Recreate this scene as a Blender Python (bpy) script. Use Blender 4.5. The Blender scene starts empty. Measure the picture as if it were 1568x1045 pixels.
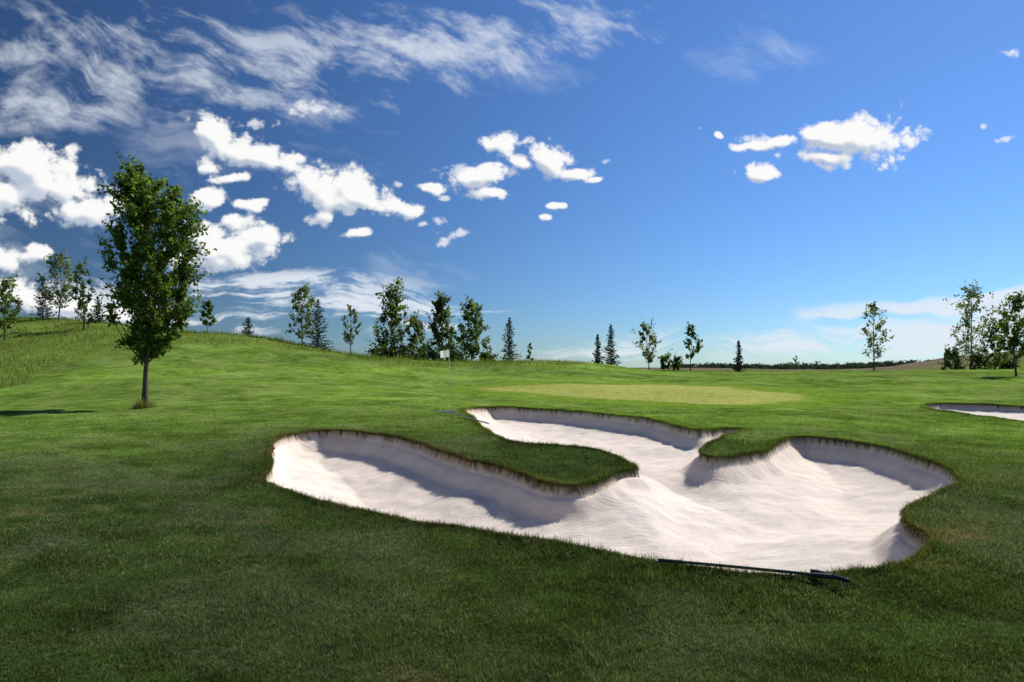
import bpy, math, random
import numpy as np
from mathutils import Vector

rng = np.random.default_rng(7)
scene = bpy.context.scene
scene.view_settings.view_transform = 'Standard'
scene.view_settings.look = 'None'
scene.view_settings.exposure = 0
scene.view_settings.gamma = 1.0

EYE = 1.7
F = 1045.0      # survey scale: tan(bearing) = (u-784)/F ; slope = (562-v)/F
U0, V0 = 784.0, 562.0

# ------------------------------------------------------------------ noise
def _hash(ix, iy, seed):
    h = (ix.astype(np.int64) * 374761393 + iy.astype(np.int64) * 668265263 + seed * 1442695041) & 0xffffffff
    h = ((h ^ (h >> 13)) * 1274126177) & 0xffffffff
    h = h ^ (h >> 16)
    return (h & 0xffff) / 65535.0
def vnoise(x, y, seed=0):
    ix = np.floor(x); iy = np.floor(y)
    fx = x - ix; fy = y - iy
    fx = fx * fx * (3 - 2 * fx); fy = fy * fy * (3 - 2 * fy)
    a = _hash(ix, iy, seed); b = _hash(ix + 1, iy, seed)
    c = _hash(ix, iy + 1, seed); d = _hash(ix + 1, iy + 1, seed)
    return (a * (1 - fx) + b * fx) * (1 - fy) + (c * (1 - fx) + d * fx) * fy
def fbm(x, y, seed=0, oct=4):
    s = 0; a = 0.5; t = 0
    for i in range(oct):
        s = s + a * vnoise(x * 2 ** i, y * 2 ** i, seed + i * 17); t += a; a *= 0.5
    return s / t
def perlin(x, y, seed=0):
    ix = np.floor(x); iy = np.floor(y); fx = x-ix; fy = y-iy
    def g(dx, dy):
        an = _hash(ix+dx, iy+dy, seed)*2*np.pi
        return np.cos(an)*(fx-dx)+np.sin(an)*(fy-dy)
    u = fx**3*(fx*(fx*6-15)+10); v = fy**3*(fy*(fy*6-15)+10)
    return ((g(0,0)*(1-u)+g(1,0)*u)*(1-v)+(g(0,1)*(1-u)+g(1,1)*u)*v)*1.5
def pf(x, y, seed=0, oct=5, gain=.5, billow=False):
    s = 0; a = 1.; t = 0
    for i in range(oct):
        ca, sa = math.cos(i*1.1), math.sin(i*1.1)
        xx = (x*ca-y*sa)*2.03**i+i*7.3; yy = (x*sa+y*ca)*2.03**i-i*3.1
        p = perlin(xx, yy, seed+i*13)
        s = s+a*(np.abs(p)*2 if billow else p); t += a; a *= gain
    return s/t
def sstep(a, b, x):
    t = np.clip((x - a) / (b - a), 0, 1)
    return t * t * (3 - 2 * t)

# ------------------------------------------------------------------ terrain
def P(u, d): return ((u - U0) / F * d, d)
ctrl = []
for u, d, z in [
    (784,3,0),(0,4,.05),(1568,4,0),(1150,6,0),(784,6,0),(400,6,0.0),
    (405,10.3,0),(0,10,.1),(0,20,.35),(220,21.6,.4),(480,14.6,.3),(700,16,.40),(870,10.5,.16),(870,8.3,0),
    (1000,20,.36),(1130,12.5,.20),(1240,14.5,.26),(1470,9.5,.08),(1400,7.5,.02),(1568,12,.15),(1568,20,.35),
    (950,24,.42),(740,36,.62),(1100,24,.42),(1225,29,.5),(950,37,.68),(688,39,.6),(560,28,.60),
    (850,60,2.1),(700,50,1.7),(600,60,2.4),(600,45,1.4),(850,48,1.4),(720,60,2.2),(930,62,1.7),
    (1000,65,1.45),(1100,70,1.2),(1200,70,1.15),(1340,60,1.4),(1440,62,1.15),(1490,62,1.3),(1568,60,1.25),
    (1568,35,.95),(1400,35,.85),(1200,45,1.0),(1000,48,1.05),
    (0,35,.6),(0,45,2.4),(0,62,6.0),(150,62,5.7),(300,62,4.9),(400,62,4.4),(500,62,3.3),(550,62,2.75),(130,46,2.6),
    (300,45,2.0),(220,35,1.15),(400,35,.95),(400,48,2.25),(0,52,3.9),(-400,60,6.5),(-400,35,1.2),(-400,15,.3),
    (150,90,5.0),(500,90,1.5),(850,90,1.0),(1100,120,.9),(1340,120,.6),(1500,120,1.0),(-300,110,5),
    (200,400,0),(784,400,.5),(1100,400,.9),(1320,400,.6),(1568,250,8.0),(1750,250,14),(1450,250,5.0),(1395,250,3.0),(1330,250,.6),(1568,420,9),
    (784,2000,-3),(-400,2000,-3),(2000,2000,-3),(2200,60,2),(2200,20,.4),
    ]:
    x, y = P(u, d); ctrl.append((x, y, z))
ctrl += [(0,-2,0),(0,-12,0),(-18,-5,.1),(18,-5,0),(0,-100,-1),(100,-50,0),(-100,-50,0),(0,-2000,-3),(-2000,-500,-2),(2000,-500,-2)]
ctrl = np.array(ctrl, float)
def warp(x, y):
    r = np.sqrt(x * x + y * y) + 1e-9
    w = np.log(1 + r / 8.0)
    return x / r * w, y / r * w
cwx, cwy = warp(ctrl[:, 0], ctrl[:, 1])
C2 = 0.16 ** 2
A = np.sqrt((cwx[:, None] - cwx[None]) ** 2 + (cwy[:, None] - cwy[None]) ** 2 + C2)
n = len(ctrl)
M = np.zeros((n + 1, n + 1)); M[:n, :n] = A; M[:n, n] = 1; M[n, :n] = 1
M[:n, :n] += np.eye(n) * -0.003
sol = np.linalg.solve(M, np.append(ctrl[:, 2], 0))
def base_z(x, y):
    x = np.atleast_1d(np.asarray(x, float)); y = np.atleast_1d(np.asarray(y, float))
    out = np.empty(x.shape)
    for i in range(0, len(x), 60000):
        wx, wy = warp(x[i:i+60000], y[i:i+60000])
        K = np.sqrt((wx[:, None] - cwx[None]) ** 2 + (wy[:, None] - cwy[None]) ** 2 + C2)
        out[i:i+60000] = K @ sol[:n] + sol[n]
    r = np.sqrt(x * x + y * y)
    und = (fbm(x / 2.6, y / 2.6, 3, 3) - .5) * 0.16 * sstep(2, 9, r)
    und += (fbm(x / 6, y / 6, 6, 2) - .5) * 0.45 * sstep(16, 28, r)
    und += (fbm(x / 9, y / 9, 5, 3) - .5) * 0.5 * sstep(30, 60, r)
    und += (fbm(x / 0.35, y / 0.35, 8, 2) - .5) * 0.014
    return out + und
def gz(x, y): return float(base_z([x], [y])[0])
DS = np.exp(np.linspace(math.log(2.5), math.log(90), 2500))
def survey(u, v, dz=0.0):
    """ground point on the terrain found at bearing u / slope v from the tripod"""
    xs = (u - U0) / F * DS
    zz = base_z(xs, DS) + dz
    ray = EYE - (v - V0) / F * DS
    i = np.argmax(zz >= ray)
    return np.array([xs[i], DS[i]])
EDGE_UP, EDGE_R = .09, .34

# ------------------------------------------------------------------ bunkers
out1 = [(405,737),(430,747),(470,760),(520,773),(580,786),(640,797),(700,805),(760,815),(820,824),(880,835),(930,845),(980,855),(1020,862),(1080,868),(1140,874),(1200,879),(1260,881),(1300,876),(1340,868),(1385,858),(1410,845),(1426,830),(1415,815),(1395,803),(1386,790),(1392,775),(1415,762),(1445,748),(1468,739),(1472,729),(1455,716),(1420,703),(1380,690),(1340,680),(1290,673),(1240,668),(1212,669),(1190,677),(1165,690),(1130,696),(1095,699),(1075,694),(1080,682),(1100,671),(1125,662),(1146,656),(1110,655),(1070,657),(1040,652),(1000,642),(960,636),(910,631),(860,627),(800,624),(750,623),(710,626),(730,645),(760,667),(800,678),(850,681),(900,685),(930,692),(960,705),(973,716),(940,722),(915,735),(885,742),(850,740),(810,727),(770,715),(720,703),(680,690),(640,676),(600,666),(550,660),(500,658),(450,663),(420,673),(413,700)]
out2 = [(1412,620),(1440,617),(1500,618),(1568,622),(1640,628),(1700,640),(1640,652),(1568,645),(1520,639),(1470,632),(1430,627)]
def smooth_poly(pts, k=6):
    p = np.array([survey(u, v, EDGE_UP) for u, v in pts]); m = len(p); res = []
    for i in range(m):
        p0, p1, p2, p3 = p[i-1], p[i], p[(i+1) % m], p[(i+2) % m]
        d1 = max(np.linalg.norm(p2-p1), 1e-6)
        t1 = (p2 - p0); t2 = (p3 - p1)
        t1 *= min(.5, 0.55 * d1 / (np.linalg.norm(t1)+1e-9)); t2 *= min(.5, 0.55 * d1 / (np.linalg.norm(t2)+1e-9))
        for j in range(k):
            t = j / k
            h = (2*t**3-3*t**2+1)*p1 + (t**3-2*t**2+t)*t1*1.0 + (-2*t**3+3*t**2)*p2 + (t**3-t**2)*t2*1.0
            res.append(h)
    res = np.array(res)
    jit = np.stack([fbm(res[:,0]*3, res[:,1]*3, 21, 3)-.5, fbm(res[:,0]*3, res[:,1]*3, 31, 3)-.5], 1)
    return res + jit * 0.13
polys = [smooth_poly(out1), smooth_poly(out2)]
GX0, GX1, GY0, GY1, GS = -8.0, 24.0, 4.0, 30.0, 0.01
NX = int((GX1-GX0)/GS); NY = int((GY1-GY0)/GS)
mask = np.zeros((NY, NX), bool)
gxs = GX0 + (np.arange(NX)+.5)*GS
for pl in polys:
    a = pl; b = np.roll(pl, -1, 0)
    for j in range(int((pl[:,1].min()-GY0)/GS)-1, int((pl[:,1].max()-GY0)/GS)+2):
        if j < 0 or j >= NY: continue
        yy = GY0 + (j+.5)*GS
        c = (a[:,1] > yy) != (b[:,1] > yy)
        if not c.any(): continue
        xc = np.sort(a[c,0] + (yy-a[c,1])/(b[c,1]-a[c,1])*(b[c,0]-a[c,0]))
        mask[j] |= (np.searchsorted(xc, gxs) % 2) == 1
def inside(x, y):
    i = ((x-GX0)/GS).astype(int); j = ((y-GY0)/GS).astype(int)
    ok = (i >= 0) & (i < NX) & (j >= 0) & (j < NY)
    r = np.zeros(x.shape, bool); r[ok] = mask[j[ok], i[ok]]
    return r
segA = np.concatenate(polys); segB = np.concatenate([np.roll(p, -1, 0) for p in polys])
def near_outline(x, y):
    D = np.empty(len(x)); Q = np.empty((len(x), 2)); ab = segB-segA; l2 = (ab**2).sum(1)+1e-12
    for i in range(0, len(x), 20000):
        px = x[i:i+20000, None]; py = y[i:i+20000, None]
        t = np.clip(((px-segA[:,0])*ab[:,0] + (py-segA[:,1])*ab[:,1])/l2, 0, 1)
        qx = segA[:,0]+t*ab[:,0]; qy = segA[:,1]+t*ab[:,1]
        d = (px-qx)**2+(py-qy)**2; k = d.argmin(1); ar = np.arange(len(k))
        D[i:i+20000] = np.sqrt(d[ar, k]); Q[i:i+20000, 0] = qx[ar, k]; Q[i:i+20000, 1] = qy[ar, k]
    return D, Q

# ------------------------------------------------------------------ zones
rb = [(-200,640),(-50,612),(0,597),(60,575),(110,552),(150,543),(250,532),(330,529),(400,531),(480,539),(560,552),(620,561),(700,562),(800,561),(860,559)]
rbu = []; rbd = []
for u, v in rb:
    p = survey(u, v); rbu.append((u-U0)/F); rbd.append(p[1])
rbu += [(960-U0)/F, (1100-U0)/F, (1600-U0)/F]; rbd += [66, 70, 72]
rbd = np.minimum(np.array(rbd), 72)
def rough_mask(x, y):
    t = x / np.maximum(y, .5)
    db = np.interp(t, rbu, rbd) + (fbm(x/3, y/3, 44, 3)-.5)*3
    return sstep(-.6, .6, y - db) * (y > 10)
gpts = [(735,595),(800,591),(900,589.5),(1000,589.5),(1080,592),(1130,597),(1190,601),(1228,606),(1215,614),(1150,619.5),(1080,619),(1000,614),(900,609),(820,602),(760,599)]
gp = np.array([survey(u, v) for u, v in gpts])
ga, gb = gp, np.roll(gp, -1, 0)
def green_mask(x, y):
    c = np.zeros(x.shape, bool); D = np.full(x.shape, 1e9)
    for (ax, ay), (bx, by) in zip(ga, gb):
        cr = ((ay > y) != (by > y)) & (x < ax + (y-ay)/((by-ay) if by != ay else 1e-9)*(bx-ax))
        c ^= cr
        t = np.clip(((x-ax)*(bx-ax)+(y-ay)*(by-ay))/((bx-ax)**2+(by-ay)**2+1e-9), 0, 1)
        D = np.minimum(D, np.hypot(x-ax-t*(bx-ax), y-ay-t*(by-ay)))
    s = np.where(c, D, -D)
    return sstep(-.6, .45, s), sstep(-2.8, -1.4, s)
def ground_color(x, y):
    """turf colour by mowing zone, foreground shade painted into the near turf"""
    r = np.hypot(x, y)
    turf = np.array([.056,.086,.024]); rough = np.array([.15,.21,.042]); green = np.array([.36,.38,.10]); fringe = np.array([.17,.27,.028])
    dry = np.array([.17,.125,.06]); hill = np.array([.17,.14,.09])
    col = np.repeat(turf[None], len(x), 0)
    n1 = fbm(x/2.2, y/2.2, 61, 4)[:, None]; n2 = fbm(x/.4, y/.4, 62, 3)[:, None]; n3 = fbm(x/7, y/7, 63, 3)[:, None]
    col = col * np.clip(0.20 + .65*n1 + .95*n2, .3, 2)
    gm1 = sstep(.46, .64, fbm(x/1.1, y/1.1, 67, 3))[:, None]*.42
    col = col*(1-gm1)+np.array([.105,.125,.065])*gm1
    fwy_lit = sstep(10, 19, r)[:, None]  # lit fairway painted brighter with distance; near turf stays dark as if shaded
    col = col * (1 + fwy_lit*np.array([1.35, 1.55, .35])*(.5+.9*n3))
    band = np.sin((x*.35+y*.94)/1.1*np.pi*.5+fbm(x/8, y/8, 66, 2)*2)[:, None]
    col = col*(1+.07*np.tanh(band*3)*fwy_lit)
    near = (1-sstep(7, 14, r))[:, None]
    dm = sstep(.54, .70, n1*.6+n2*.4)*.6*near
    col = col*(1-dm) + dry*dm
    gm, fm = green_mask(x, y)
    far = (y > 18) & (y < 60)
    fm = (fm*far)[:, None]; gm = (gm*far)[:, None]
    col = col*(1-fm*.75) + fringe*(.8+.4*n1)*fm*.75
    col = col*(1-gm) + green*(.85+.3*n3)*gm
    rm = rough_mask(x, y)[:, None]
    rc = rough*(.6+.8*n1) 
    col = col*(1-rm) + rc*rm
    hm = sstep(130, 220, r)[:, None]
    col = col*(1-hm) + hill*(.5+n3)*hm
    return np.clip(col, 0.002, .9)

# ------------------------------------------------------------------ mesh helpers
def new_mesh(name, verts, faces, mats, cols=None, matidx=None, smooth=False, alpha=None):
    if not isinstance(faces, list): faces = [faces]
    me = bpy.data.meshes.new(name)
    me.vertices.add(len(verts)); me.vertices.foreach_set('co', np.asarray(verts, np.float32).ravel())
    loops = np.concatenate([f.ravel() for f in faces]).astype(np.int32)
    tot = np.concatenate([np.full(len(f), f.shape[1]) for f in faces]).astype(np.int32)
    start = np.concatenate([[0], np.cumsum(tot)[:-1]]).astype(np.int32)
    me.loops.add(len(loops)); me.loops.foreach_set('vertex_index', loops)
    me.polygons.add(len(tot)); me.polygons.foreach_set('loop_start', start); me.polygons.foreach_set('loop_total', tot)
    if matidx is not None: me.polygons.foreach_set('material_index', np.asarray(matidx, np.int32))
    me.polygons.foreach_set('use_smooth', np.full(len(tot), smooth, bool))
    me.update(calc_edges=True)
    if cols is not None:
        a = me.color_attributes.new('col', 'FLOAT_COLOR', 'POINT')
        c = np.ones((len(verts), 4), np.float32); c[:, :3] = cols
        if alpha is not None: c[:, 3] = alpha
        a.data.foreach_set('color', c.ravel())
    for m in mats: me.materials.append(m)
    ob = bpy.data.objects.new(name, me)
    scene.collection.objects.link(ob)
    return ob

def nmat(name):
    m = bpy.data.materials.new(name); m.use_nodes = True
    nt = m.node_tree; nt.nodes.clear()
    o = nt.nodes.new('ShaderNodeOutputMaterial')
    return m, nt, o
def N(nt, t, **kw):
    nd = nt.nodes.new(t)
    for k, v in kw.items(): setattr(nd, k, v)
    return nd
def noise(nt, vec, scale, detail=5, rough=.6, dist=0):
    nd = N(nt, 'ShaderNodeTexNoise'); nd.inputs['Scale'].default_value = scale; nd.inputs['Detail'].default_value = detail
    nd.inputs['Roughness'].default_value = rough; nd.inputs['Distortion'].default_value = dist
    if vec is not None: nt.links.new(vec, nd.inputs['Vector'])
    return nd
def rampf(nt, fac, a, b, lo, hi):
    m = N(nt, 'ShaderNodeMapRange'); m.inputs[1].default_value = a; m.inputs[2].default_value = b
    m.inputs[3].default_value = lo; m.inputs[4].default_value = hi
    nt.links.new(fac, m.inputs[0]); return m.outputs[0]
def scalecol(nt, col, fac):
    v = N(nt, 'ShaderNodeVectorMath', operation='SCALE')
    nt.links.new(col, v.inputs[0]); nt.links.new(fac, v.inputs['Scale']); return v.outputs[0]

def ground_mat():
    m, nt, o = nmat('turf'); L = nt.links
    at = N(nt, 'ShaderNodeAttribute', attribute_name='col'); geo = N(nt, 'ShaderNodeNewGeometry')
    n1 = noise(nt, geo.outputs['Position'], 20, 5, .8); n2 = noise(nt, geo.outputs['Position'], 3.0, 4, .75)
    c = scalecol(nt, at.outputs['Color'], rampf(nt, n1.outputs[0], .35, .65, .5, 1.5))
    c = scalecol(nt, c, rampf(nt, n2.outputs[0], .35, .65, .75, 1.25))
    b = N(nt, 'ShaderNodeBump'); b.inputs['Strength'].default_value = .9; b.inputs['Distance'].default_value = .04
    L.new(n1.outputs[0], b.inputs['Height'])
    p = N(nt, 'ShaderNodeBsdfDiffuse')
    L.new(c, p.inputs['Color']); L.new(b.outputs[0], p.inputs['Normal']); L.new(p.outputs[0], o.inputs[0]); return m
def sand_mat():
    m, nt, o = nmat('sand'); L = nt.links
    at = N(nt, 'ShaderNodeAttribute', attribute_name='col'); geo = N(nt, 'ShaderNodeNewGeometry')
    n1 = noise(nt, geo.outputs['Position'], 55, 4, .8); n2 = noise(nt, geo.outputs['Position'], 1.8, 5, .65, .6)
    c = scalecol(nt, at.outputs['Color'], rampf(nt, n1.outputs[0], .3, .7, .88, 1.12))
    c = scalecol(nt, c, rampf(nt, n2.outputs[0], .3, .7, .90, 1.08))
    mp = N(nt, 'ShaderNodeMapping'); mp.inputs['Rotation'].default_value = (0, 0, math.radians(-20)); mp.inputs['Scale'].default_value = (.6, 6, 1)
    L.new(geo.outputs['Position'], mp.inputs[0])
    n4 = noise(nt, mp.outputs[0], 3.6, 5, .65, 1.6)
    add = N(nt, 'ShaderNodeMath', operation='MULTIPLY_ADD'); add.inputs[1].default_value = 2.2
    L.new(n4.outputs[0], add.inputs[0]); L.new(n1.outputs[0], add.inputs[2])
    b = N(nt, 'ShaderNodeBump'); b.inputs['Strength'].default_value = .5; b.inputs['Distance'].default_value = .022
    L.new(add.outputs[0], b.inputs['Height'])
    p = N(nt, 'ShaderNodeBsdfDiffuse'); p.inputs['Roughness'].default_value = .0
    L.new(c, p.inputs['Color']); L.new(b.outputs[0], p.inputs['Normal']); L.new(p.outputs[0], o.inputs[0]); return m
def leaf_mat(name, trans=.35, gloss=.0):
    m, nt, o = nmat(name); L = nt.links
    at = N(nt, 'ShaderNodeAttribute', attribute_name='col'); c = at.outputs['Color']
    if gloss > 0:
        d = N(nt, 'ShaderNodeBsdfPrincipled'); d.inputs['Roughness'].default_value = .5; d.inputs['Specular IOR Level'].default_value = gloss
        L.new(c, d.inputs['Base Color'])
    else:
        d = N(nt, 'ShaderNodeBsdfDiffuse'); L.new(c, d.inputs['Color'])
    t = N(nt, 'ShaderNodeBsdfTranslucent'); mx = N(nt, 'ShaderNodeMixShader'); mx.inputs[0].default_value = trans
    tc = N(nt, 'ShaderNodeVectorMath', operation='MULTIPLY'); tc.inputs[1].default_value = (1.5, 1.5, .6); L.new(c, tc.inputs[0])
    L.new(tc.outputs[0], t.inputs[0]); L.new(d.outputs[0], mx.inputs[1]); L.new(t.outputs[0], mx.inputs[2])
    L.new(mx.outputs[0], o.inputs[0]); return m
def plain_mat(name, col, rough=.6, var=.2, sc=20, metal=0):
    m, nt, o = nmat(name); L = nt.links
    geo = N(nt, 'ShaderNodeNewGeometry'); n1 = noise(nt, geo.outputs['Position'], sc, 5, .65)
    rgb = N(nt, 'ShaderNodeRGB'); rgb.outputs[0].default_value = (*col, 1)
    c = scalecol(nt, rgb.outputs[0], rampf(nt, n1.outputs[0], .3, .7, 1-var, 1+var))
    p = N(nt, 'ShaderNodeBsdfPrincipled'); p.inputs['Roughness'].default_value = rough; p.inputs['Metallic'].default_value = metal
    b = N(nt, 'ShaderNodeBump'); b.inputs['Strength'].default_value = .4; b.inputs['Distance'].default_value = .005; L.new(n1.outputs[0], b.inputs['Height'])
    L.new(b.outputs[0], p.inputs['Normal'])
    L.new(c, p.inputs['Base Color']); L.new(p.outputs[0], o.inputs[0]); return m
M_ground = ground_mat(); M_sand = sand_mat(); M_blade = leaf_mat('grass_blades', .33); M_leaf = leaf_mat('leaves', .48, .35)
M_needle = leaf_mat('needles', .2); M_bark = plain_mat('bark', (.11, .085, .065), .9, .4, 12)

# ------------------------------------------------------------------ ground + sand
DPH = 0.0032
front = np.arange(-math.radians(46), math.radians(46), DPH)
back = np.linspace(math.radians(46), math.radians(314), 110)[:-1]
phi = np.concatenate([front, back]); nc = len(phi)
def geo_r(a, b, q): return np.exp(np.arange(math.log(a), math.log(b), math.log(q)))
rr = np.concatenate([geo_r(.4, 3.2, 1.08), geo_r(3.2, 4.6, 1.012), geo_r(4.6, 30, 1.0036), geo_r(30, 90, 1.012), geo_r(90, 4500, 1.05), [4500]])
nr = len(rr)
R, PH = np.meshgrid(rr, phi, indexing='ij')
X = (R*np.sin(PH)).ravel(); Y = (R*np.cos(PH)).ravel(); cell = (R*DPH).ravel()
bb = (X > GX0) & (X < GX1) & (Y > GY0) & (Y < GY1)
idx = np.nonzero(bb)[0]
D, Q = near_outline(X[idx], Y[idx])
ins = inside(X[idx], Y[idx])
snap = D < cell[idx]*.55
X[idx[snap]] = Q[snap, 0]; Y[idx[snap]] = Q[snap, 1]
S = np.full(len(X), -10.0); S[idx] = np.where(ins, D, -D); S[idx[snap]] = 0
B = base_z(X, Y); Z = B.copy()
si = S > 0
mx1 = survey(975, 748)
def sand_height(x, y, b, s):
    k = np.where(x > 12.6, .35, 1.0)
    lip = .13 + .06*fbm(x*.8, y*.8, 71, 2)
    lip = lip*sstep(0, .045, s)
    steep = .17*sstep(.03, .34, s)*k
    bowl = .42*(1-np.exp(-(s/1.3)**1.3))*k
    mound = (fbm(x/1.5, y/1.5, 73, 3)-.5)*.20*sstep(.1, 1.0, s)*k
    mound += .20*np.exp(-(((x-mx1[0])/.6)**2+((y-mx1[1])/1.0)**2))
    rip = (fbm(x*1.2+y*.4, y*7-x*2.2, 75, 3)-.5)*.024
    foot = (fbm(x*4.5, y*4.5, 77, 2)-.5)*.028
    return b + EDGE_UP - lip - steep - bowl + (mound + rip + foot)*sstep(.03, .15, s)
Z[si] = sand_height(X[si], Y[si], B[si], S[si])
ed = (S <= 0) & (S > -2.5)
Z[ed] += EDGE_UP*np.exp(S[ed]/EDGE_R)
ii, jj = np.meshgrid(np.arange(nr-1), np.arange(nc), indexing='ij')
j2 = (jj+1) % nc
quads = np.stack([ii*nc+jj, ii*nc+j2, (ii+1)*nc+j2, (ii+1)*nc+jj], -1).reshape(-1, 4)
cx = X[quads].mean(1); cy = Y[quads].mean(1)
fin = (inside(cx, cy)) & ((S[quads] > 0).any(1))
fin |= (S[quads] > 0).sum(1) >= 2
V = np.stack([X, Y, Z], 1)
cen = len(V)
V = np.vstack([V, [[0, 0, gz(0, 0)]]])
cols = ground_color(V[:, 0], V[:, 1])
S2 = np.append(S, -10)
leftbay = 1-sstep(-1.0, 1.0, V[:, 0])   # the bank of the left bay is bare and brown
em = (np.exp(np.minimum(S2, 0)/.06)*(S2 <= 0)*(S2 > -2)*(.25+.75*leftbay)*(.3+.7*fbm(V[:,0]*2, V[:,1]*2, 90, 2)))[:, None]
cols = cols*(1-em*.7)+np.array([.17,.11,.05])*em*.7
fan = np.stack([np.full(nc, cen), (np.arange(nc)+1) % nc, np.arange(nc)], -1)
def wind(f): return f[:, ::-1]
gq = wind(quads[~fin]); fan = wind(fan)
ground = new_mesh('ground', V, [gq, fan], [M_ground], cols, smooth=True)
sq = wind(quads[fin])
scx = X[sq].mean(1); which = scx > 12.6
scol_all = np.repeat(np.array([[.90,.79,.685]]), len(X), 0)
lb = leftbay[:-1, None]
soil_shade = np.array([.20,.12,.06])*lb+np.array([.07,.06,.028])*(1-lb)  # brown soil at left; elsewhere lip shadow and overhanging turf painted dark
so = (1-sstep(.02, .05, S))[:, None]
scol_all = scol_all*(1-so)+soil_shade*so*(.5+1.0*fbm(X*5, Y*5, 94, 2))[:, None]
st = (sstep(.7, .0, S)*.32*fbm(X*3, Y*3, 95, 3))[:, None]
scol_all = np.where(so > .5, scol_all, scol_all*(1-st)+np.array([.58,.42,.27])*st)
for w in (False, True):
    f = sq[which == w]
    if len(f) == 0: continue
    u_, inv = np.unique(f, return_inverse=True)
    new_mesh('sand_bunker', V[u_], inv.reshape(f.shape), [M_sand], scol_all[u_], smooth=True)

# ------------------------------------------------------------------ grass blades
def blades(x, y, z, h, w, lean, cols, tipgain=1.3, tip=None):
    m = len(x); a = rng.uniform(0, 2*np.pi, m); la = rng.uniform(0, 2*np.pi, m); lm = np.abs(rng.normal(0, 1, m))*lean*h
    dx = np.cos(a)*w/2; dy = np.sin(a)*w/2
    v = np.empty((m, 3, 3))
    v[:, 0] = np.stack([x-dx, y-dy, z-.004], 1); v[:, 1] = np.stack([x+dx, y+dy, z-.004], 1)
    v[:, 2] = np.stack([x+np.cos(la)*lm, y+np.sin(la)*lm, z+h], 1) if tip is None else tip
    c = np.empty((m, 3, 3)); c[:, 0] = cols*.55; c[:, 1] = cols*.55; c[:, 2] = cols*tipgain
    return v.reshape(-1, 3), c.reshape(-1, 3)
def make_blades(name, parts):
    v = np.concatenate([p[0] for p in parts]); c = np.concatenate([p[1] for p in parts])
    return new_mesh(name, v, np.arange(len(v)).reshape(-1, 3), [M_blade], c)
NB = 520000
q = rng.uniform(0, 1, NB); r0, r1 = 3.0, 24.0
r = (r0**-.7 + q*(r1**-.7-r0**-.7))**(-1/.7)
ph = rng.uniform(-.72, .72, NB)
x = r*np.sin(ph); y = r*np.cos(ph)
ok = ~inside(x, y); x, y, r = x[ok], y[ok], r[ok]
de = np.full(len(x), 9.); nb_ = (x > GX0) & (x < 19) & (y > 4.5) & (y < 24)
zb = base_z(x, y)
k_ = np.nonzero(nb_)[0]; de[k_] = near_outline(x[k_], y[k_])[0]; zb += EDGE_UP*np.exp(-de/EDGE_R)*(de < 2.5)
cl = fbm(x/.09, y/.09, 101, 2); cl2 = fbm(x/.45, y/.45, 102, 2)
h = (.010+.024*rng.uniform(0, 1, len(x)))*(.4+1.2*cl)*(.5+1.0*cl2)*(1+.01*r)*(1+.9*np.exp(-de/.5)); w = .003+.00048*r
c = ground_color(x, y)*(0.55+1.5*rng.uniform(0, 1, (len(x), 1))**1.8)*(.5+1.0*cl[:, None])
pale = rng.uniform(0, 1, len(x)) < .04+.14*sstep(.45, .7, fbm(x/.7, y/.7, 103, 3))
c[pale] = np.array([.32,.33,.20])*rng.uniform(.4, 1.1, (pale.sum(), 1))
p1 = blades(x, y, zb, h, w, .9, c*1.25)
per = []; nrm = []
for pl in polys:
    a = pl; b = np.roll(pl, -1, 0); L_ = np.linalg.norm(b-a, axis=1); cum = np.cumsum(L_); tot = cum[-1]
    m = int(tot*900); t = rng.uniform(0, tot, m); k = np.minimum(np.searchsorted(cum, t), len(a)-1); fr = rng.uniform(0, 1, m)[:, None]
    per.append(a[k]+(b[k]-a[k])*fr); tg = (b[k]-a[k])/(L_[k][:, None]+1e-9); nrm.append(np.stack([-tg[:, 1], tg[:, 0]], 1))
per0 = np.concatenate(per); nrm = np.concatenate(nrm)
sgn = np.where(inside(per0[:, 0]+nrm[:, 0]*.04, per0[:, 1]+nrm[:, 1]*.04), 1., -1.)[:, None]; nin = nrm*sgn
per = per0-nin*np.abs(rng.normal(0, .035, (len(per0), 1)))
hang = rng.uniform(0, 1, len(per)) < .55
x, y = per[:, 0], per[:, 1]; z = base_z(x, y)+EDGE_UP*.95
c = ground_color(x, y)*rng.uniform(.7, 2.0, (len(x), 1)); clf = fbm(x*3, y*3, 111, 3)
dr = rng.uniform(0, 1, len(x)) < .10+(.5*sstep(.45, .7, fbm(x, y, 113, 2)))*(.4+.6*(x < 0))
c[dr] = np.array([.27,.20,.09])*rng.uniform(.4, 1, (dr.sum(), 1))
up_ = ~hang
p2 = blades(x[up_], y[up_], z[up_], (rng.uniform(.012, .055, len(x))*(.4+1.1*clf))[up_], (.005+.0004*y)[up_], 1.1, c[up_])
hx, hy = x[hang]+nin[hang, 0]*.02, y[hang]+nin[hang, 1]*.02
reach = rng.uniform(.02, .065, hang.sum()); drop = rng.uniform(-.02, .065, hang.sum())*(.5+clf[hang])
jit = rng.normal(0, .012, (hang.sum(), 2))
tip = np.stack([hx+nin[hang, 0]*reach+jit[:, 0], hy+nin[hang, 1]*reach+jit[:, 1], z[hang]-drop], 1)
p2b = blades(hx, hy, z[hang], 0*hx, .007+.0005*hy, 0, c[hang], 1.0, tip)
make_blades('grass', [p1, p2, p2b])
NR = 200000
t = rng.uniform(-.95, .85, NR); y = np.exp(rng.uniform(math.log(24), math.log(110), NR)); x = t*y
k = (rough_mask(x, y) > .5) ; x, y, t = x[k], y[k], t[k]
cl = np.clip(.5+.9*pf(x/1.3, y/1.3, 121, 4), 0, 1)
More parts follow.
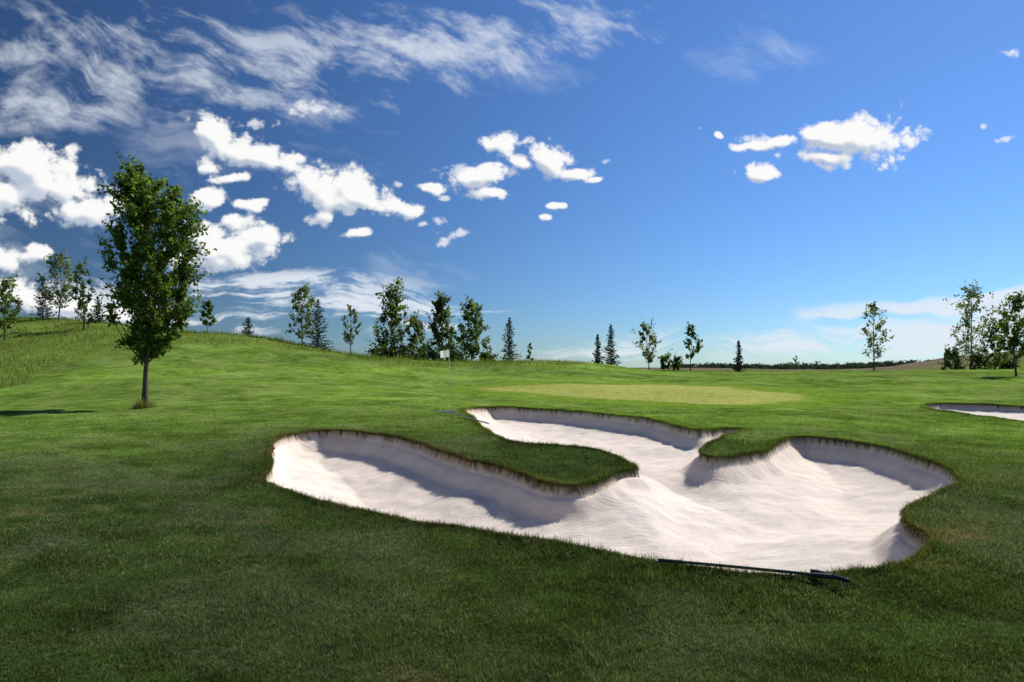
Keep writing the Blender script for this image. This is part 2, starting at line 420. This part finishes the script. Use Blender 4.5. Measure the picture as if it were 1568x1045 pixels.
h = (.10+.42*rng.uniform(0, 1, len(x))**1.7)*(.3+1.1*cl)*(1-.6*sstep(0, .15, t))
c = ground_color(x, y)*rng.uniform(.6, 1.9, (len(x), 1))*(.7+.6*cl[:, None]); pale = rng.uniform(0, 1, len(x)) < .14
c[pale] = np.array([.36,.36,.17])*rng.uniform(.6, 1, (pale.sum(), 1))
p3 = blades(x, y, base_z(x, y), h, .014+.0004*y, .3, c)
tx, ty = P(220, 21.6)
m = 600; x = tx+rng.normal(0, .13, m)+.05; y = ty+rng.normal(0, .12, m)-.05
c = np.array([.30,.32,.10])*rng.uniform(.5, 1.3, (m, 1))
p4 = blades(x, y, base_z(x, y), rng.uniform(.1, .42, m), .014, .3, c)
make_blades('tall_grass', [p3, p4])

# ------------------------------------------------------------------ trees
class TreeB:
    def __init__(s): s.v = []; s.f = []; s.c = []; s.n = 0; s.lv = []; s.lc = []
    def tube(s, pts, rad, sides=6, col=(.1,.08,.06)):
        pts = np.array(pts, float); m = len(pts)
        d = np.gradient(pts, axis=0); d /= np.linalg.norm(d, axis=1)[:, None]+1e-9
        up = np.array([1., .1, .05]); e1 = np.cross(d, up); e1 /= np.linalg.norm(e1, axis=1)[:, None]+1e-9; e2 = np.cross(d, e1)
        an = np.linspace(0, 2*np.pi, sides, endpoint=False)
        ring = pts[:, None]+np.array(rad)[:, None, None]*(np.cos(an)[None, :, None]*e1[:, None]+np.sin(an)[None, :, None]*e2[:, None])
        i, j = np.meshgrid(np.arange(m-1), np.arange(sides), indexing='ij'); j2 = (j+1) % sides
        f = np.stack([i*sides+j, i*sides+j2, (i+1)*sides+j2, (i+1)*sides+j], -1).reshape(-1, 4)+s.n
        s.v.append(ring.reshape(-1, 3)); s.f.append(f); s.c.append(np.tile(col, (m*sides, 1))); s.n += m*sides
    def leaves(s, ctr, size, cols, R, elong=1.5, axis=None):
        m = len(ctr)
        a = R.normal(0, 1, (m, 3))
        if axis is not None: a = a*.5+axis
        a /= np.linalg.norm(a, axis=1)[:, None]
        b = R.normal(0, 1, (m, 3)); b -= (a*b).sum(1)[:, None]*a; b /= np.linalg.norm(b, axis=1)[:, None]
        sz = (size*R.uniform(.6, 1.3, m))[:, None]
        v = np.stack([ctr-a*sz*elong/2, ctr+b*sz/2, ctr+a*sz*elong/2, ctr-b*sz/2], 1)
        s.lv.append(v.reshape(-1, 3)); s.lc.append(np.repeat(cols, 4, 0))
    def build(s, name, leafm):
        f = np.concatenate(s.f); nb = len(f); n0 = s.n
        lv = np.concatenate(s.lv); lf = np.arange(len(lv)).reshape(-1, 4)+n0
        V_ = np.concatenate(s.v+[lv]); C_ = np.concatenate(s.c+s.lc)
        ob = new_mesh(name, V_-s.origin, np.concatenate([f, lf]), [M_bark, leafm], C_, np.concatenate([np.zeros(nb), np.ones(len(lf))]))
        ob.location = s.origin
        return ob
def decid(u, vtop, d, wpx, cb=.3, nclump=26, nleaf=60, ls=.15, col=(.05,.09,.02), seed=1, prof=None, sig=.085, name='deciduous_tree', trunk_r=None, lean=0.0, rv=(.65, 1.2)):
    R = np.random.default_rng(seed)
    x, y = P(u, d); z = gz(x, y); W = wpx/F*d*.9; sgm = sig*W
    H = (V0-vtop)/F*d+EYE-z-sgm*1.3
    tb = TreeB(); tb.origin = np.array([x, y, z-.05]); tr = trunk_r or H*.011
    if prof is None: prof = [(0, .45, 0), (.2, .85, 0), (.45, 1, 0), (.7, .8, 0), (.9, .45, 0), (1, .15, 0)]
    pr = np.array(prof)
    hs = np.linspace(0, 1, 12)
    def axis(h):
        t = np.clip((h/H-cb)/(1-cb), 0, 1); off = np.interp(t, pr[:, 0], pr[:, 2])*W/2
        return np.array([x+off*.8+lean*h+.03*H*.3*(math.sin(h/H*5+seed)-math.sin(seed)), y+.02*H*(math.sin(h/H*4+seed*2)-math.sin(seed*2)), z+h-.05])
    pts = np.array([axis(h*H*.93) for h in hs])
    rad = tr*(1-hs*.92)**.9; rad[0] *= 1.5; rad[1] *= 1.1
    tb.tube(pts, rad, 8)
    for i in range(nclump):
        t = (i+.5*R.uniform(0, 1)+.3)/nclump; t = min(t, .985)
        az = i*2.4+R.uniform(-.5, .5); rho = math.sqrt(R.uniform(.05, 1))*R.uniform(*rv)
        hw = np.interp(t, pr[:, 0], pr[:, 1])*W/2*rho
        h = (cb+(1-cb)*t)*H
        cpos = axis(h)+np.array([math.cos(az)*hw, math.sin(az)*hw, 0]); cpos[2] = z+h-.02*H
        h0 = max(h-hw*1.1-.05*H, cb*H*.8); h0 = min(h0, H*.9); st = axis(h0)
        mid = st*.45+cpos*.55+np.array([math.cos(az)*hw*.15, math.sin(az)*hw*.15, -.1*hw])
        tt = np.linspace(0, 1, 6)[:, None]; cur = (1-tt)**2*st+2*tt*(1-tt)*mid+tt**2*cpos
        br = tr*.42*(1-h0/H*.7); tb.tube(cur, br*(1-tt[:, 0]*.85), 4)
        sg = sgm*R.uniform(.6, 1.3); nl = int(nleaf*R.uniform(.4, 1.6))
        dirv = cpos-mid; dirv /= np.linalg.norm(dirv)+1e-6; dirv[2] += .3
        nt_ = 5; tw = cpos+R.normal(0, 1, (nt_, 3))*sg*1.25+dirv*sg*R.uniform(0, 2.2, (nt_, 1))
        for k in range(nt_): tb.tube([cur[4], (cur[4]+tw[k])/2+[0, 0, .02*sg], tw[k]], [br*.2, br*.14, br*.05], 3)
        allc = np.concatenate([tw, [cpos]]); pick = R.integers(0, len(allc), nl)
        fr = R.uniform(.35, 1.05, (nl, 1))
        lc = cur[4]+(allc[pick]-cur[4])*fr+R.normal(0, 1, (nl, 3))*sg*.38
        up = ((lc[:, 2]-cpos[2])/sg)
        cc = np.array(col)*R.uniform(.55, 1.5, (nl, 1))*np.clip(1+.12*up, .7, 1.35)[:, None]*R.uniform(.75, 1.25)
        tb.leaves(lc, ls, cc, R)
    return tb.build(name, M_leaf)
def spruce(u, vtop, d, wpx, seed=1, col=(.045,.068,.034), name='spruce_tree'):
    R = np.random.default_rng(seed)
    x, y = P(u, d); z = gz(x, y); H = (V0-vtop)/F*d+EYE-z; W = wpx/F*d
    tb = TreeB(); tb.origin = np.array([x, y, z-.05]); hs = np.linspace(0, 1, 8)
    tb.tube([[x, y, z-.05+h*H] for h in hs], .014*H*(1-hs*.95), 6)
    nbr = int(H*30)
    for i in range(nbr):
        t = ((i+R.uniform(0, 1))/nbr)**1.08; h = H*(.04+.94*t); L0 = W/2*(1-t)**.8*1.1+.05
        az = i*2.399+R.uniform(-.4, .4); L = L0*R.uniform(.4, 1.3)
        e = np.array([math.cos(az), math.sin(az), 0]); st = np.array([x, y, z+h]); sl = -.3+.75*t
        tip = st+e*L+np.array([0, 0, sl*L+.12*L]); mid = st+e*L*.55+np.array([0, 0, sl*L*.7-.03*L])
        tb.tube([st, mid, tip], [.010, .007, .003], 3)
        m = max(6, int(26*L/(W/2))); q = R.uniform(.1, 1.02, (m, 1))
        ctr = np.where(q < .55, st+(mid-st)*q/.55, mid+(tip-mid)*(q-.55)/.45)
        side = np.array([-e[1], e[0], 0]); sgn = R.normal(0, 1, (m, 1)); ctr = ctr+side*sgn*L*.15*(1.15-q)+R.normal(0, .02, (m, 3))-np.array([0, 0, .05])*R.uniform(0, 1, (m, 1))
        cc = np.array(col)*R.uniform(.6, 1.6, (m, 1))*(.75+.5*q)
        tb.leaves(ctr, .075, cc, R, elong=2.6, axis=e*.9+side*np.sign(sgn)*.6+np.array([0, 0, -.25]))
    return tb.build(name, M_needle)

hero_prof = [(0, .22, 0), (.08, .50, .10), (.20, .80, .10), (.34, 1.0, .02), (.50, 1.04, -.03), (.62, .95, -.02), (.74, .88, .06), (.84, .76, .0), (.92, .48, -.35), (1, .22, -.62)]
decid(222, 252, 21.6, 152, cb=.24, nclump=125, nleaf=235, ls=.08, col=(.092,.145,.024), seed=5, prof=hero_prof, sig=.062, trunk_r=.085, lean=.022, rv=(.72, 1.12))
dk = (.072,.11,.028); md = (.11,.16,.04); gr = (.14,.175,.09)
decid(8, 428, 50, 52, .25, 26, 60, .14, md, 11)
decid(90, 385, 62, 60, .22, 30, 60, .15, gr, 12)
decid(128, 405, 56, 44, .15, 28, 60, .14, dk, 13)
decid(318, 460, 60, 24, .25, 16, 90, .13, md, 14)
decid(463, 436, 62, 50, .15, 28, 66, .15, gr, 15)
decid(537, 466, 62, 31, .25, 18, 54, .14, gr, 16)
decid(600, 437, 62, 60, .05, 46, 105, .16, md, 17, [(0, .9, 0), (.3, 1, 0), (.6, .75, 0), (.85, .6, 0), (1, .3, 0)])
decid(634, 486, 64, 44, .08, 26, 90, .15, dk, 18)
decid(676, 450, 63, 54, .05, 46, 105, .16, dk, 19, [(0, 1, 0), (.25, .95, 0), (.6, .6, 0), (.85, .4, 0), (1, .2, 0)])
decid(722, 459, 62, 52, .12, 36, 100, .15, md, 20)
decid(812, 524, 62, 18, .1, 8, 45, .12, md, 21)
decid(990, 491, 66, 36, .2, 24, 62, .14, gr, 22, [(0, .4, .3), (.3, .8, .1), (.7, 1, 0), (1, .3, -.4)])
decid(1057, 493, 66, 30, .3, 18, 70, .14, md, 23)
decid(1218, 543, 75, 12, .2, 6, 30, .13, dk, 24)
decid(1338, 461, 60, 46, .22, 28, 44, .14, gr, 25)
decid(1486, 436, 62, 66, .15, 40, 50, .15, gr, 26)
decid(1524, 486, 60, 42, .1, 26, 60, .15, dk, 27)
decid(1556, 448, 42, 64, .25, 36, 70, .13, md, 28)
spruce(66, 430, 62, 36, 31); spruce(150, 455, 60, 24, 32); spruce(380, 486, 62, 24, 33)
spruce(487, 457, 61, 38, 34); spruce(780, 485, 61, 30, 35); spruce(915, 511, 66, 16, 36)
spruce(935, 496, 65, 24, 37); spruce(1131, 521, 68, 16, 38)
for u, vt, d, w, sd in [(585,532,60,40,41),(618,536,60,50,42),(655,534,60,44,43),(700,538,60,40,44),(745,542,61,26,45),(1018,543,66,22,46),(1036,546,66,16,47),(1458,534,60,30,48),(1500,543,58,30,49),(20,500,60,30,50),(1545,550,56,30,51)]:
    decid(u, vt, d, w, .03, 14, 60, .14, dk, sd, [(0, 1, 0), (.5, .9, 0), (1, .4, 0)], .14, 'shrub')
R = np.random.default_rng(99); dv = []; dc = []
m = 800
t = R.uniform(.24, .72, m); dd = R.uniform(420, 520, m); xx = t*dd; zz = base_z(xx, dd)
zz = np.minimum(zz, 2.0)
for i in range(m):
    hgt = (R.uniform(1.4, 3.6))*(.45+1.0*float(vnoise(np.array([xx[i]/11]), np.array([0.]), 3)[0])); k = 26
    c0 = np.stack([xx[i]+R.normal(0, 1.3, k), dd[i]+R.normal(0, 1.3, k), zz[i]+R.uniform(0, 1, k)**.8*hgt], 1)
    a = R.normal(0, .55, (k, 3)); b = R.normal(0, .55, (k, 3))
    dv.append(np.stack([c0-a, c0+b, c0+a], 1).reshape(-1, 3)); dc.append(np.repeat(np.array([.055,.075,.06])*R.uniform(.6, 1.6, (k, 1)), 3, 0))
dv = np.concatenate(dv); new_mesh('distant_trees', dv, np.arange(len(dv)).reshape(-1, 3), [M_needle], np.concatenate(dc))

# ------------------------------------------------------------------ flagstick, rakes
M_white = plain_mat('white_paint', (.8, .8, .78), .4, .04, 30); M_dark = plain_mat('dark_fibreglass', (.012, .03, .022), .35, .3, 30)
M_blackp = plain_mat('black_plastic', (.012, .012, .013), .5, .3, 30); M_alu = plain_mat('aluminium', (.45, .47, .5), .35, .1, 30, .6)
M_hole = plain_mat('cup_dark', (.02, .02, .02), .9, .1)
M_flag, ntf, of = nmat('flag_cloth'); df = N(ntf, 'ShaderNodeBsdfDiffuse'); tf = N(ntf, 'ShaderNodeBsdfTranslucent'); mf = N(ntf, 'ShaderNodeMixShader'); mf.inputs[0].default_value = .5
nf = noise(ntf, N(ntf, 'ShaderNodeNewGeometry').outputs['Position'], 40, 3); cf = N(ntf, 'ShaderNodeRGB'); cf.outputs[0].default_value = (.88, .88, .86, 1)
c_ = scalecol(ntf, cf.outputs[0], rampf(ntf, nf.outputs[0], .3, .7, .95, 1.02))
for nd in (df, tf): ntf.links.new(c_, nd.inputs[0])
ntf.links.new(df.outputs[0], mf.inputs[1]); ntf.links.new(tf.outputs[0], mf.inputs[2]); ntf.links.new(mf.outputs[0], of.inputs[0])
def tube_obj(name, pts, rad, mat, sides=12):
    tb = TreeB(); tb.tube(pts, rad if hasattr(rad, '__len__') else [rad]*len(pts), sides)
    v = np.concatenate(tb.v); f = np.concatenate(tb.f); m = len(pts)
    return new_mesh(name, v, [f, np.arange(sides)[None, ::-1], (np.arange(sides)+(m-1)*sides)[None]], [mat], smooth=False)
def parent(children, name, loc):
    e = bpy.data.objects.new(name, None); e.location = loc; scene.collection.objects.link(e)
    for c in children:
        c.parent = e; c.matrix_parent_inverse.identity(); c.location = Vector(c.location)-Vector(loc)
fx, fy = P(688, 39); fz = gz(fx, fy); top = EYE+(V0-536)/F*39
pole = tube_obj('pole', [(fx, fy, fz-.1), (fx, fy, fz+.9), (fx, fy, top)], [.020, .019, .017], M_white)
gx = np.linspace(0, 1, 13); gy2 = np.linspace(0, 1, 9); GX, GY = np.meshgrid(gx, gy2, indexing='ij')
fv = np.stack([fx-.012-GX*.5, fy+.05*np.sin(GX*7+GY*1.2)*GX, top-.02-GY*.4-.05*GX**2], -1).reshape(-1, 3)
i, j = np.meshgrid(np.arange(12), np.arange(8), indexing='ij'); ff = np.stack([i*9+j, i*9+j+1, (i+1)*9+j+1, (i+1)*9+j], -1).reshape(-1, 4)
flag = new_mesh('flag', fv, ff, [M_flag], smooth=True)
cup = tube_obj('cup', [(fx, fy, fz-.1), (fx, fy, fz+.012)], .054, M_hole, 20)
knob = tube_obj('knob', [(fx, fy, top), (fx, fy, top+.015), (fx, fy, top+.03)], [.016, .02, .006], M_white)
parent([pole, flag, cup, knob], 'golf_flagstick', (fx, fy, fz))

def rake(a, b, head_dir, head_len, mat_h, mat_hd, teeth_up=False, lift=.03, hr=.013, nteeth=15):
    a = np.array(a, float); b = np.array(b, float)
    n_ = 14; pts = []
    for t in np.linspace(0, 1, n_):
        p = a*(1-t)+b*t; pts.append([p[0], p[1], gz(p[0], p[1])+lift])
    pts = np.array(pts)
    lin = pts[0]*(1-np.linspace(0, 1, n_))[:, None]+pts[-1]*np.linspace(0, 1, n_)[:, None]
    pts[:, 2] = pts[:, 2]*.5+lin[:, 2]*.5
    handle = tube_obj('handle', pts, hr, mat_h)
    grip = tube_obj('grip', pts[:3]+0.0, hr*1.2, mat_hd)
    d = pts[-1]-pts[-2]; d /= np.linalg.norm(d)
    sock = tube_obj('socket', [pts[-1]-d*.12, pts[-1]-d*.02, pts[-1]+d*.03], [hr*1.3, hr*1.7, hr*1.7], mat_hd)
    hd = np.array([*head_dir, 0.]); hd /= np.linalg.norm(hd); c = pts[-1]+d*.03
    e = [c+hd*s*head_len/2+np.array([0, 0, .005])-d*.03*abs(s)**2 for s in np.linspace(-1, 1, 9)]
    bar = tube_obj('head_bar', e, [.014]+[.020]*7+[.014], mat_hd, 8)
    ch = [handle, grip, sock, bar]; sgn = 1 if teeth_up else -1
    for k, s in enumerate(np.linspace(-.96, .96, nteeth)):
        q_ = c+hd*s*head_len/2; ch.append(tube_obj('tooth_%d' % (k+1), [q_, q_+np.array([0, 0, sgn*.03])+d*.012, q_+np.array([0, 0, sgn*.06])+d*.02], [.007, .005, .003], mat_hd, 5))
    parent(ch, 'bunker_rake', tuple(float(k) for k in pts[0]))
ra = survey(1008, 858, .12); rb_ = survey(1270, 883, .12)
rake(ra, rb_, (.55, -.8), .30, M_dark, M_blackp, False, .12, .012, 11)
ra = survey(748, 649, .10); rb_ = survey(684, 631, .10)
rake(ra, rb_, (1, .35), .5, M_alu, M_alu, True, .10, .015)

# ------------------------------------------------------------------ light & sky
SUN_AZ = math.radians(50); SUN_EL = math.radians(44)
sd = Vector((math.sin(SUN_AZ)*math.cos(SUN_EL), math.cos(SUN_AZ)*math.cos(SUN_EL), math.sin(SUN_EL)))
sl = bpy.data.lights.new('sun', 'SUN'); sl.energy = 5.0; sl.angle = math.radians(.53); sl.color = (1, .955, .88)
so_ = bpy.data.objects.new('sun', sl); so_.rotation_euler = sd.to_track_quat('Z', 'Y').to_euler(); so_.location = (30, 10, 40); scene.collection.objects.link(so_)
w = bpy.data.worlds.new('World'); scene.world = w; w.use_nodes = True; nt = w.node_tree; nt.nodes.clear(); L = nt.links
out = N(nt, 'ShaderNodeOutputWorld'); bg = N(nt, 'ShaderNodeBackground'); bg.inputs[1].default_value = .1
sky = N(nt, 'ShaderNodeTexSky', sky_type='NISHITA'); sky.sun_disc = False; sky.sun_elevation = SUN_EL; sky.sun_rotation = SUN_AZ
sky.air_density = 1.0; sky.dust_density = .2; sky.ozone_density = 3.8; sky.altitude = 900
gm_ = N(nt, 'ShaderNodeGamma'); gm_.inputs[1].default_value = 1.11
tint = N(nt, 'ShaderNodeVectorMath', operation='MULTIPLY'); tint.inputs[1].default_value = (.62, .83, 1.06)
tcw = N(nt, 'ShaderNodeTexCoord'); dt = N(nt, 'ShaderNodeVectorMath', operation='DOT_PRODUCT'); L.new(tcw.outputs['Generated'], dt.inputs[0]); dt.inputs[1].default_value = tuple(sd)
def MA(op, a, b):
    nd = N(nt, 'ShaderNodeMath', operation=op)
    for i_, v_ in enumerate((a, b)):
        if isinstance(v_, (int, float)): nd.inputs[i_].default_value = v_
        else: L.new(v_, nd.inputs[i_])
    return nd.outputs[0]
pol = MA('SUBTRACT', 1.0, MA('MULTIPLY', MA('POWER', MA('SUBTRACT', 1.0, MA('POWER', MA('ABSOLUTE', dt.outputs['Value'], 0), 2.0)), 2.0), .66))
L.new(sky.outputs[0], gm_.inputs[0]); L.new(gm_.outputs[0], tint.inputs[0])
fin_ = N(nt, 'ShaderNodeVectorMath', operation='SCALE'); L.new(tint.outputs[0], fin_.inputs[0]); L.new(pol, fin_.inputs['Scale'])
L.new(fin_.outputs[0], bg.inputs[0]); L.new(bg.outputs[0], out.inputs[0])

# ------------------------------------------------------------------ clouds (far sheet of cloud at 4 km)
step = 1.3
us = np.arange(-260, 1830, step); vs = np.arange(-70, 562, step)
UU, VV = np.meshgrid(us, vs)
a_ = (UU-U0)/F; b_ = (V0-VV)/F
wx_ = pf(a_*8, b_*8, 201, 4); wy_ = pf(a_*8, b_*8, 231, 4)
aw = a_+.024*wx_; bw = b_+.018*wy_
def field(lst, k, A_, B_):
    acc = 0
    for e in lst:
        u, v, ru, rv = e[:4]; rot = math.radians(e[4] if len(e) > 4 else 0)
        dx = A_-(u-U0)/F; dy = B_-(V0-v)/F
        xr = (dx*math.cos(rot)+dy*math.sin(rot))*F/ru; yr = (-dx*math.sin(rot)+dy*math.cos(rot))*F/rv
        acc = acc+np.exp(-k*np.sqrt(xr*xr+yr*yr))
    return -np.log(acc+1e-30)/k
big = [(50,250,95,36,-8),(15,300,55,32),(105,285,55,30,-10),(130,327,62,24),(10,400,34,20),(62,394,30,15),(10,450,58,26),(95,470,60,16),(185,480,60,14),
 (332,200,48,26,-20),(385,232,66,28,-18),(440,252,28,18),(330,252,24,16),(360,268,40,10),(322,300,34,20),(482,284,54,32,-15),(540,300,74,32,-18),(602,326,46,17,-10),(490,338,22,16),
 (340,378,84,38),(298,355,34,28),(402,368,34,21),(366,338,22,16),(382,312,18,11),(280,395,50,22),(545,360,26,8),
 (770,227,32,21),(735,272,54,18,8),(745,297,34,10),(796,252,20,12),(845,243,34,28),(880,262,38,11),(665,287,20,9),(910,276,18,6),
 (837,329,13,7),(850,311,12,6),(1310,217,84,35,3),(1250,210,46,26),(1192,216,30,12,10),(1140,228,26,8,8),(1262,240,44,9),(1162,264,32,13),(1101,213,7,6)]
small = [(685,303,14,5),(928,245,13,6),(643,345,12,5),(608,286,12,8),(670,340,12,6),(680,368,16,12),(706,354,18,10),(1073,200,7,5),(1186,237,10,5),(1120,262,9,5),(1535,212,20,5,15),(1550,80,12,7),(1505,190,8,5),(480,165,40,12),(455,175,12,8),(1390,195,16,5,10),(1150,215,30,12),(700,262,30,12),(395,190,30,8)]
Lb = field(big, 9, aw, bw)
bil = pf(a_*15, b_*19, 251, 6, .60, True); fb = pf(a_*30, b_*36, 271, 6, .68)
Dn = .98-Lb+.85*(bil-.42)+.55*fb
cumd = sstep(0, .42, Dn)*(.80+.20*sstep(.1, .6, Dn))
Ls_ = field(small, 7, a_+.012*wx_, b_+.008*wy_)
Dsn = .95-Ls_+1.3*pf(a_*60, b_*75, 291, 4, .6)+.3*(bil-.4)
cums = sstep(0, .9, Dsn)*.7
def blur(A_, n_):
    k = n_//2
    for ax in (0, 1):
        for _ in range(2):
            c = np.cumsum(np.pad(A_, [(k+1, k) if a == ax else (0, 0) for a in (0, 1)], mode='edge'), axis=ax)
            A_ = (np.take(c, range(2*k+1, c.shape[ax]), axis=ax)-np.take(c, range(0, c.shape[ax]-2*k-1), axis=ax))/(2*k+1)
    return A_
def toward(A_, n_):
    return np.roll(np.roll(A_, n_, axis=0), -int(n_*.7), axis=1)
Dc = np.clip(Dn, 0, 1.1)
s1 = blur(Dc, 4); s2 = blur(Dc, 12)
shade = np.clip(.80-(toward(s1, 4)-s1)*1.0-(toward(s2, 14)-s2)*.9+.10*sstep(.9, .1, Dn), .42, 1.0)
white = np.array([.97,.97,.96]); grey = np.array([.50,.57,.68])
tsh = sstep(.42, .96, shade)[..., None]
ccol = grey*(1-tsh)+white*tsh
wa = a_+.10*pf(a_*2.6, b_*2.6, 301, 4)+.012*pf(a_*14, b_*14, 305, 3); wb = b_+.07*pf(a_*2.6, b_*2.6, 311, 4)+.010*pf(a_*14, b_*14, 315, 3)
def stretched(rot, sx, sy, seed, oct=7, gain=.62):
    r_ = math.radians(rot); xr = wa*math.cos(r_)+wb*math.sin(r_); yr = -wa*math.sin(r_)+wb*math.cos(r_)
    return sum(perlin(xr*sx*2**i*(.9 if i else 1), yr*sy*2**i, seed+i)*gain**i for i in range(oct))/2.2
def region(lst): return sstep(1.5, .3, field(lst, 4, a_, b_))
st1 = stretched(-14, 3.4, 13, 321); st1b = stretched(-32, 5, 17, 331, 7, .7); tuft = pf(a_*15, b_*20, 341, 6, .65)
r1_ = region([(200,90,330,105,-6),(620,80,270,90),(840,40,230,70),(480,140,140,50),(60,170,130,45)])
c1 = sstep(-.06, .95, st1*.95+st1b*.7+tuft*.55+(r1_-.60)*.75)*r1_*.72
r1c = region([(1150,90,170,60),(820,120,140,40),(1180,35,90,30)])
c1 = np.maximum(c1, sstep(.0, .95, st1*.6+st1b*.4+tuft*.3+(r1c-.7))*r1c*.4)
r2_ = region([(130,330,330,150),(420,230,240,60),(560,240,160,26),(620,420,160,60)])
c2 = sstep(0, .9, st1*1.1+tuft*.25+(r2_-.8)*.6)*r2_*.35
st3 = stretched(-2, 2.8, 26, 351, 6, .7)
r3_ = region([(440,440,200,30),(520,462,240,22,-4),(200,470,220,48),(620,478,120,14),(340,492,220,20),(470,430,40,10),(650,500,120,12)])
c3 = sstep(-.04, .50, st3*1.3+tuft*.55+(r3_-.64)*.8)*r3_*.9
st4 = stretched(6, 1.9, 34, 361, 6, .66)
r4_ = region([(1330,492,320,32,5),(1500,520,220,48),(1150,530,260,24,3),(1540,455,150,15,8),(1540,480,120,25,5),(980,545,180,14)])
c4 = sstep(-.20, .50, st4*1.3+(r4_-.58)*.9)*r4_*.88
cirA = np.maximum.reduce([c1, c2, c3, c4])
ca = 1-(1-cirA)*(1-cumd)*(1-cums)
wgt = np.clip(np.maximum(cumd, cums)/(ca+1e-6), 0, 1)[..., None]
cs = np.ones_like(ccol)*np.array([.93,.94,.96]); base_c = np.where((cums > cumd)[..., None], cs, ccol)
cirC = np.array([.78,.84,.91])*np.ones_like(ccol)
colr = base_c*wgt+cirC*(1-wgt)
ca = ca*sstep(562, 552, VV)*sstep(-260, -180, UU)*sstep(1830, 1750, UU)*sstep(-70, -40, VV)
dirs = np.stack([a_, np.ones_like(a_), b_], -1); dirs /= np.linalg.norm(dirs, axis=-1)[..., None]
cv = (dirs*4200).reshape(-1, 3); nv, nu = UU.shape
i, j = np.meshgrid(np.arange(nv-1), np.arange(nu-1), indexing='ij')
cq = np.stack([i*nu+j, (i+1)*nu+j, (i+1)*nu+j+1, i*nu+j+1], -1).reshape(-1, 4)
caf = ca.ravel(); keep = caf[cq].max(1) > .012; cq = cq[keep]
u_, inv = np.unique(cq, return_inverse=True)
M_cl, nc_, oc = nmat('cloud'); atc = N(nc_, 'ShaderNodeAttribute', attribute_name='col'); em_ = N(nc_, 'ShaderNodeEmission'); trn = N(nc_, 'ShaderNodeBsdfTransparent'); mxc = N(nc_, 'ShaderNodeMixShader')
nc_.links.new(atc.outputs['Color'], em_.inputs[0]); nc_.links.new(atc.outputs['Alpha'], mxc.inputs[0]); nc_.links.new(trn.outputs[0], mxc.inputs[1]); nc_.links.new(em_.outputs[0], mxc.inputs[2]); nc_.links.new(mxc.outputs[0], oc.inputs[0])
try: M_cl.cycles.emission_sampling = 'NONE'
except Exception: pass
clouds = new_mesh('sky', cv[u_]+np.array([0, 0, EYE]), inv.reshape(cq.shape), [M_cl], colr.reshape(-1, 3)[u_], alpha=caf[u_], smooth=True)

# ------------------------------------------------------------------ camera
cd = bpy.data.cameras.new('camera'); cd.lens = 24; cd.sensor_width = 36; cd.clip_end = 10000; cd.clip_start = .05
cd.shift_y = (V0-522.5)/1568
co = bpy.data.objects.new('camera', cd); co.location = (0, 0, EYE); co.rotation_euler = (math.radians(90), 0, 0); scene.collection.objects.link(co)
scene.camera = co
